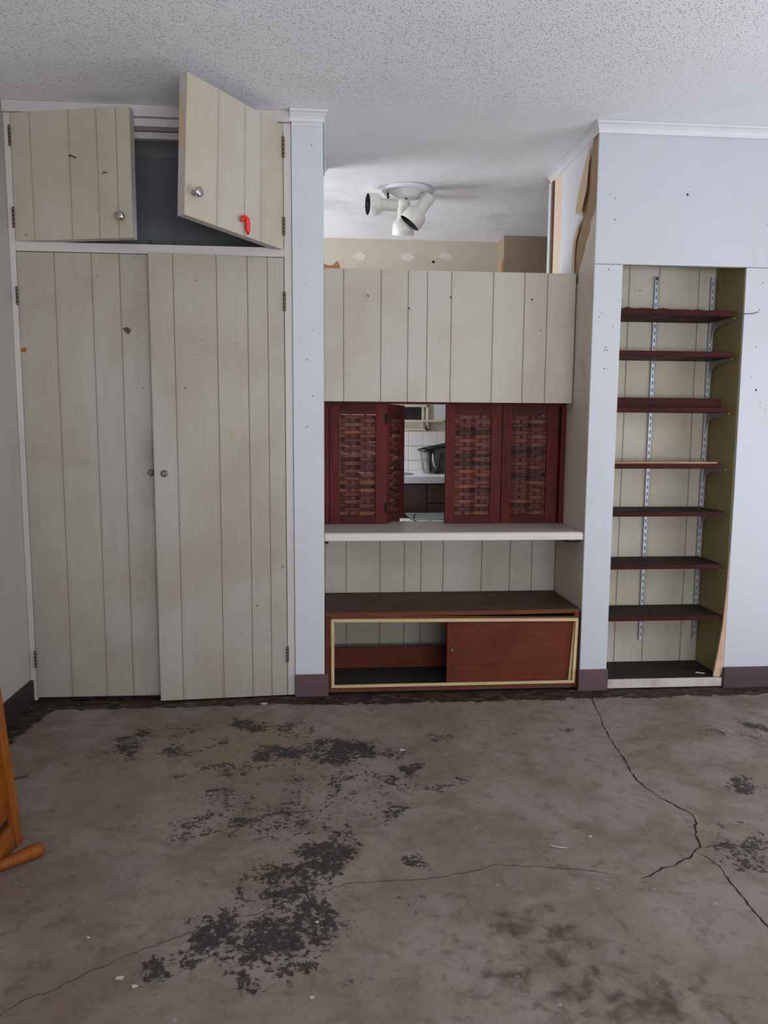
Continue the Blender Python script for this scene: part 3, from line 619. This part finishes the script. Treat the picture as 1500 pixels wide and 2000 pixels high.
# ------------------------------------------------------------------ serving counter
sc = thing('serving_counter', 'off-white laminate serving counter in front of the shutters', 'counter', (.55,.2,.67))
prof = [(-.004,.676),(.386,.676),(.386,.7105),(.010,.7105),(.002,.708),(-.004,.701)]
MB().prism(prof, 'x', -.0065,1.1165, 0).build('worktop', [M_counter], sc, bevel=.003)
MB().box(-.005,1.115,.004,.385,.7106,.7116).build('laminate_top', M_countertop, sc)
for x0, x1 in ((1.062,1.112),(-.006,.010)):
    MB().prism([(.02,.6755),(.37,.6755),(.37,.655),(.06,.655),(.02,.668)], 'x', x0, x1).build('support_batten', plain('dark_brown_batten_paint',(.06,.03,.024),.6), sc)

# ------------------------------------------------------------------ low cabinet with sliding door
lc = thing('low_cabinet', 'low reddish wooden cabinet with a sliding door standing half open', 'cabinet', (.55,.19,0))
mb = MB(); N = 14
def zt(x, y): f = max(0,(x-.5)/.6); return .348 + .004*f*f*(1-y/.39*.8)
for i in range(N):
    xa = -.004+1.115*i/N; xb = -.004+1.115*(i+1)/N; y0, y1 = -.004, .385
    za, zb, zc, zd = zt(xa,0), zt(xb,0), zt(xb,.39), zt(xa,.39)
    mb.face([(xa,y0,za+.018),(xb,y0,zb+.018),(xb,y1,zc+.018),(xa,y1,zd+.018)], 1)
    mb.face([(xa,y0,za),(xb,y0,zb),(xb,y0,zb+.018),(xa,y0,za+.018)], 0); mb.face([(xa,y0,za),(xa,y1,zd),(xb,y1,zc),(xb,y0,zb)], 0); mb.face([(xa,y1,zd),(xa,y1,zd+.018),(xb,y1,zc+.018),(xb,y1,zc)], 0)
for x in (-.004,1.111): mb.face([(x,-.004,zt(x,0)),(x,.385,zt(x,.39)),(x,.385,zt(x,.39)+.018),(x,-.004,zt(x,0)+.018)], 0)
mb.build('cabinet_top', [M_cabfront, M_cabtop], lc)
MB().box(-.004,.018,0,.385,.012,.344).build('side', M_cabwood, lc, bevel=.001)
MB().box(1.092,1.111,0,.385,.012,.350).build('side', M_cabwood, lc, bevel=.001)
MB().box(.018,1.092,.004,.385,.008,.030).build('cabinet_floor', M_blackfloor, lc)
MB().box(.018,1.092,.270,.283,.030,.128).build('back_rail', M_cabwood, lc)
MB().box(.018,1.092,-.001,.012,.012,.036).build('bottom_rail', M_cabfront, lc, bevel=.001)
MB().prism([(.018,.330),(1.092,.322),(1.092,.334),(.75,.3385),(.4,.3465),(.018,.3475)], 'y', -.001,.014).build('top_rail', M_cabfront, lc)
MB().box(.526,1.092,.006,.016,.036,.3225).build('sliding_door', M_cabwood, lc, bevel=.001)
MB().lathe([(0,0),(.011,0),(.013,.002),(.013,.0035),(.010,.0035),(.008,.001),(0,.001)], (.552,.006,.196), (0,-1,0), 16).build('finger_pull', plain('tarnished_pull',(.10,.055,.03),.4,.5,.6), lc)
MB().prism([(.020,.325),(1.106,.315),(1.106,.3285),(.020,.339)], 'y', -.010,-.001).build('edge_strip', M_yellow, lc, bevel=.001)
MB().box(.020,1.098,-.010,-.001,.034,.046).build('edge_strip', M_yellow, lc, bevel=.001)
MB().box(.020,.034,-.010,-.001,.0462,.3245).build('edge_strip', M_yellow, lc, bevel=.001)
MB().prism([(1.094,.3148),(1.107,.3148),(1.100,.040),(1.0865,.0462)], 'y', -.010,-.001).build('edge_strip', M_yellow, lc, bevel=.001)
MB().prism([(1.072,.046),(1.084,.046),(1.0935,.318),(1.0905,.318)], 'y', -.0015,.0055).build('edge_bead', M_yellow, lc)

# ------------------------------------------------------------------ niche: standards, brackets, shelves
SX = (1.499,1.768)
ZT = [1.640,1.468,1.232,.985,.775,.540,.307]          # underside of each shelf
def standard(x, label):
    t = thing('shelf_standard', label, 'shelf rail', (x,.23,.155), 'slotted rails in the niche')
    MB().box(x-.0065,x+.0065,.2285,.2355,.155,1.845).build('channel', M_std, t)
    MB().box(x-.0105,x-.0065,.2265,.2355,.155,1.845).box(x+.0065,x+.0105,.2265,.2355,.155,1.845).build('flange', M_flange, t)
    s = MB(); z = .175
    while z < 1.835: s.box(x-.0021,x+.0021,.2278,.2286,z,z+.018); z += .032
    o = s.build('slots', M_slot, t); o['kind'] = 'stuff'
    return t
standard(SX[0], 'left slotted grey metal shelf rail on the niche back, fully in view')
standard(SX[1]-.004, 'right slotted grey metal shelf rail against the olive side of the niche')
names = ['topmost','second from top','third from top','fourth from top','fifth from top','sixth from top','lowest']
bk = None
for x in (SX[1]-.004,):
    for k, z in enumerate(ZT):
        lab = 'grey curved shelf bracket on the right rail under the %s shelf' % names[k]
        if bk is None:
            bk = thing('shelf_bracket', lab, 'bracket', (x,.226,z), 'shelf brackets in the niche')
            pr = [(.226,z-.075),(.219,z-.075),(.214,z-.060),(.204,z-.042),(.188,z-.030),(.16,z-.0225),(.10,z-.0145),(.045,z-.010),(.030,z-.008),(.030,z-.0008),(.226,z-.0008)]
            MB().prism(pr, 'x', x-.0016,x+.0016).build('arm', M_bracket, bk)
            MB().box(x-.005,x+.005,.2225,.2262,z-.072,z-.001).build('hook_plate', M_std, bk)
        else: copy_thing(bk, (x,.226,z), lab)
shelf_lab = ['topmost dark red niche shelf with a ragged front edge','second niche shelf from the top, dark red and seen from below','third niche shelf from the top, carrying an upright dark board','fourth niche shelf from the top, carrying a raw tan batten','fifth niche shelf from the top, just above eye-low height','sixth niche shelf from the top, second from the bottom','lowest dark red niche shelf above the niche floor']
shelf_lab[4] = 'fifth niche shelf from the top, its dark top just visible'
for k, z in enumerate(ZT):
    x1 = (1.752,1.760,1.750,1.744,1.758,1.762,1.772)[k]; th = (.022,.023,.020,.020,.021,.020,.020)[k]
    y0 = (.012,.010,.012,.018,.012,.010,.006)[k]
    mb = MB(); mb.box(1.2455,x1,y0,.222,z,z+th,0,{'top':1})
    if k == 0:
        mb = MB(); n = 16; P = []
        for i in range(n+1): P.append((1.2455+(x1-1.2455)*i/n, z+th+.010*abs(math.sin(i*1.3))*(1-i/n)+random.uniform(0,.003)))
        mb.prism([(1.2455,z),(x1,z)]+P[::-1], 'y', y0, y0+.018); mb.box(1.2455,x1,y0+.018,.222,z,z+th,0,{'top':1})
    o = mb.build('niche_shelf', [M_shelf, M_shelftop], bevel=.0012, seg=1)
    tag(o, shelf_lab[k], 'shelf', 'shelves in the niche')
tag(MB().box(1.2455,1.742,.06,.074,ZT[2]+.0202,ZT[2]+.062).build('upright_board', M_shelf, bevel=.001), 'narrow dark board standing on edge on the third niche shelf', 'board')
mb = MB().prism([(1.2475,ZT[3]+.0202),(1.735,ZT[3]+.0202),(1.735,ZT[3]+.029),(1.55,ZT[3]+.031),(1.35,ZT[3]+.030),(1.2475,ZT[3]+.027)], 'y', .05,.075)
tag(mb.build('batten', M_tanstrip, bevel=.001), 'thin raw tan batten lying on the fourth niche shelf', 'batten')
MB_w = MB().tube([(1.752,.003,1.652),(1.775,-.010,1.648),(1.80,-.018,1.648),(1.822,-.022,1.650),(1.838,-.026,1.656)], .0018, 6)
tag(MB_w.build('wire', M_wire), 'stiff grey wire poking out beside the topmost niche shelf', 'wire')
tag(MB().tube([(1.497,.224,1.846-.006),(1.498,.218,1.85-.022),(1.495,.219,1.832)], .0035, 6).build('cable_end', M_black), 'short black cable end above the left slotted rail', 'cable')
tag(MB().prism([(1.690,.055),(1.722,.040),(1.728,.044),(1.697,.060)], 'z', .0465,.050).build('wood_splinter', M_pale), 'pale wood splinter lying on the niche floor at the right', 'splinter')

# ------------------------------------------------------------------ ceiling spotlights
sl = thing('ceiling_spotlight', 'ivory three headed spotlight fixture on the kitchen ceiling', 'lamp', (.425,.92,H))
C0 = (.425,.92,H-.0005)
MB().lathe([(0,0),(.132,0),(.134,.006),(.130,.013),(.118,.018),(.110,.016),(.108,.012),(.085,.016),(.055,.036),(.045,.040),(0,.041)], C0, (0,0,-1), 40).build('canopy', M_lampwhite, sl)
MB().lathe([(0,.036),(.007,.036),(.007,.044),(0,.045)], C0, (0,0,-1), 12).build('screw', M_darkmetal, sl)
def head(base, axis, s=1.0):
    base = Vector(base); ax = Vector(axis).normalized()
    pr = [(0,0),(.029,0),(.033,.004),(.0335,.085),(.037,.092),(.056,.112),(.0585,.118),(.0605,.172),(.0585,.174)]
    o = MB().lathe([(r*s,h*s) for r,h in pr], base, ax, 28).build('lamp_head', M_lamp, sl)
    MB().lathe([(r*s,h*s) for r,h in [(.0585,.1735),(.055,.165),(.048,.12),(.028,.095),(0,.09)]], base, ax, 28).build('liner', M_lampblack, o)
    return o
head((.378,.930,2.325), (-.97,-.20,-.05), .92); MB().tube([(.330,.925,H-.012),(.330,.925,2.35)], .006, 8).build('stem', M_darkmetal, sl)
head((.424,1.01,2.392-.020), (0,.27,-1)); MB().tube([(.424,1.01,H-.002),(.424,1.01,2.36)], .007, 8).build('stem', M_lamp, sl)
head((.548,.880,2.362), (-.60,.05,-.77)); MB().tube([(.500,.885,H-.012),(.503,.885,2.335)], .006, 8).build('stem', M_std, sl)

# ------------------------------------------------------------------ kitchen beyond the hatch
kc = thing('kitchen_unit', 'dark brown kitchen base unit seen through the hatch gap', 'cabinet', (.6,1.6,0))
MB().box(-.6,1.15,1.385,1.935,.08,.8205).build('carcass', M_kcab, kc)
MB().box(-.6,1.15,1.42,1.935,0,.08).build('plinth', M_black, kc)
MB().box(.20,.6145,1.366,1.385,.09,.815).build('cabinet_door', M_kcab, kc, bevel=.002)
MB().box(.6205,1.02,1.366,1.385,.70,.815).build('drawer_front', M_kcab, kc, bevel=.002)
MB().box(.6205,1.02,1.366,1.385,.09,.694).build('cabinet_door', M_kcab, kc, bevel=.002)
tag(MB().prism([(1.352,.821),(1.936,.821),(1.936,.8698),(1.356,.8698),(1.350,.864)], 'x', -.6,1.15).build('kitchen_worktop', M_kcounter, bevel=.003), 'white kitchen worktop seen through the hatch gap', 'counter')
sk = thing('sink', 'grey steel sink rim set in the white kitchen worktop', 'sink', (.40,1.52,.87))
MB().lathe([(.145,.0),(.150,.002),(.146,.006),(.132,.007),(.128,.003),(.12,.001),(.04,.0012),(0,.001)], (.40,1.52,.8699), (0,0,1), 32).build('basin', M_steel, sk)
MB().lathe([(0,.0012),(.02,.0012),(.02,.004),(0,.0045)], (.40,1.52,.8699), (0,0,1), 16).build('drain', M_darkmetal, sk)
tb = thing('plastic_tub', 'black plastic tub smeared with mortar on the kitchen worktop', 'tub', (.76,1.62,.87))
def tub():
    mb = MB(); cx, cy = .775,1.62
    def ring(hx, hy, z, n=6, r=.03):
        pts = []
        for sx, sy, a0 in ((1,1,0),(-1,1,90),(-1,-1,180),(1,-1,270)):
            for k in range(n): a = math.radians(a0+90*k/(n-1)); pts.append((cx+sx*(hx-r)+r*math.cos(a), cy+sy*(hy-r)+r*math.sin(a), z))
        return pts
    R = [ring(.140,.095,.8705),ring(.150,.105,.90),ring(.163,.118,1.03),ring(.160,.115,1.03),ring(.148,.102,.90),ring(.138,.092,.876)]
    o = []
    for A, B in zip(R, R[1:]):
        n = len(A)
        for i in range(n): j = (i+1)%n; mb.face([A[i],A[j],B[j],B[i]], 0, True)
    mb.face(R[0][::-1]); mb.face(R[-1])
    return mb, ring
def slant(mb):
    mb.v = [(x, y, .871+(z-.871)*(1+1.3*(min(max(x,.6),.94)-.66))) for x, y, z in mb.v]; return mb
mb, ring = tub(); slant(mb); tubb = mb.build('tub_body', M_tub, tb, bevel=0)
mb = MB(); A = ring(.164,.119,1.018); B = ring(.174,.129,1.020); C = ring(.174,.129,1.034); D = ring(.158,.113,1.034)
for P_, Q_ in ((A,B),(B,C),(C,D)):
    for i in range(len(P_)): j = (i+1)%len(P_); mb.face([P_[i],P_[j],Q_[j],Q_[i]])
slant(mb); mb.build('rim', M_tubrim, tb)
mb = MB().tube([(.672,1.505,1.000),(.668,1.485,.985),(.672,1.482,.95),(.680,1.49,.92),(.692,1.5,.915)], .006, 8); mb.build('handle', plain('pale_rope_handle',(.45,.40,.34),.8), tb)
mb = MB().tube([(.652,1.500,1.012),(.650,1.497,.95),(.660,1.51,.885)], .008, 8); mb.build('edge_rib', M_tubrim, tb)

gs = thing('glass_shelf', 'small glass shelf with a metal rail behind the serving counter', 'shelf', (.62,.48,.69))
MB().box(.412,.95,.425,.70,.7105,.7165).build('glass_plate', M_glass, gs, bevel=.001)
MB().box(.40,.95,.421,.86,.655,.668).build('shelf_base', M_kcounter, gs)
MB().tube([(.40,.432,.690),(.95,.432,.690)], .0032, 8).build('rail', M_std, gs)
for x in (.432,.505,.78): MB().tube([(x,.432,.668),(x,.432,.7103)], .005, 8).build('post', M_darkmetal if x < .5 else M_std, gs)
MB().tube([(.428,.45,.7167),(.428,.45,.730),(.436,.45,.738)], .0035, 8).build('clip', M_darkmetal, gs)

# ------------------------------------------------------------------ orange wooden furniture at the left edge
fn = thing('wooden_furniture', 'orange varnished wooden furniture frame with rounded foot at the left edge', 'furniture', (-.86,-1.2,0))
def lean(mb, k=.085):
    mb.v = [(x-k*z, y, z) for x, y, z in mb.v]; return mb
lean(MB().box(-.886,-.848,-1.120,-1.082,.0,1.05)).build('post', M_orange, fn, bevel=.003)
lean(MB().box(-.876,-.866,-1.70,-1.120,.085,1.00)).build('panel', M_orange, fn)
lean(MB().box(-.886,-.852,-1.70,-1.1205,.004,.070)).build('rail', M_orange, fn, bevel=.003)
lean(MB().box(-.872,-.864,-1.70,-1.1205,.0705,.0845)).build('rebate', M_orangedark, fn)
lean(MB().box(-.886,-.848,-1.74,-1.701,.0,1.05)).build('post', M_orange, fn, bevel=.003)
lean(MB().box(-1.215,-.889,-2.2,-1.12,.02,1.05)).build('carcass', M_orange, fn, bevel=.004)  # unseen body added behind the frame to keep light off the left corner
ft = [(-.880,-1.250,.011),(-.845,-1.222,.0145),(-.80,-1.186,.0185),(-.778,-1.168,.0195),(-.767,-1.160,.018),(-.762,-1.156,.017)]
MB().tube(ft, [.010,.014,.018,.019,.015,.005], 14).build('foot', M_orange, fn)

# ------------------------------------------------------------------ bits on the floor
def chip(x, y, r0, label, grp='paint chips on the floor', m_=M_chip, name='paint_chip'):
    n = 7; pts = []; r = r0*.62
    for i in range(n): a = 2*PI*i/n; q = r*random.uniform(.6,1.15); pts.append((x+q*1.3*math.cos(a), y+q*.8*math.sin(a)))
    tag(MB().prism(pts, 'z', .0008, .0035).build(name, m_), label, 'debris', grp)
chip(-.434,-1.636,.011,'larger white paint chip at the lower left of the floor, left one of two')
chip(-.399,-1.661,.009,'white paint chip at the lower left of the floor, right one of two')
chip(-.541,-1.504,.006,'small white paint chip nearest the left edge of the floor')
chip(-.023,-1.487,.006,'tiny white paint chip beside the black glue patch below the long crack')
chip(-.031,-1.718,.007,'white paint chip at the bottom middle of the floor')
chip(.748,-1.174,.007,'white paint chip right of the pale curled shaving')
chip(.270,-.574,.013,'pale paint flake at the right end of the black glue band')
chip(-.262,-.088,.022,'pale flake lying under the right tall cupboard door')
tag(MB().tube([(.612,-1.205,.003),(.628,-1.218,.004),(.646,-1.226,.004),(.662,-1.228,.003)], [.0008,.0018,.0018,.0007], 6).build('wood_shaving', M_chip), 'pale curled shaving in the middle right of the concrete floor', 'debris')
tag(MB().tube([(-1.055,-.73,.003),(-1.02,-.706,.0035),(-.985,-.690,.003)], .0022, 6).build('twig', M_darkmetal), 'thin dark twig on the floor beside the orange wooden frame', 'debris')
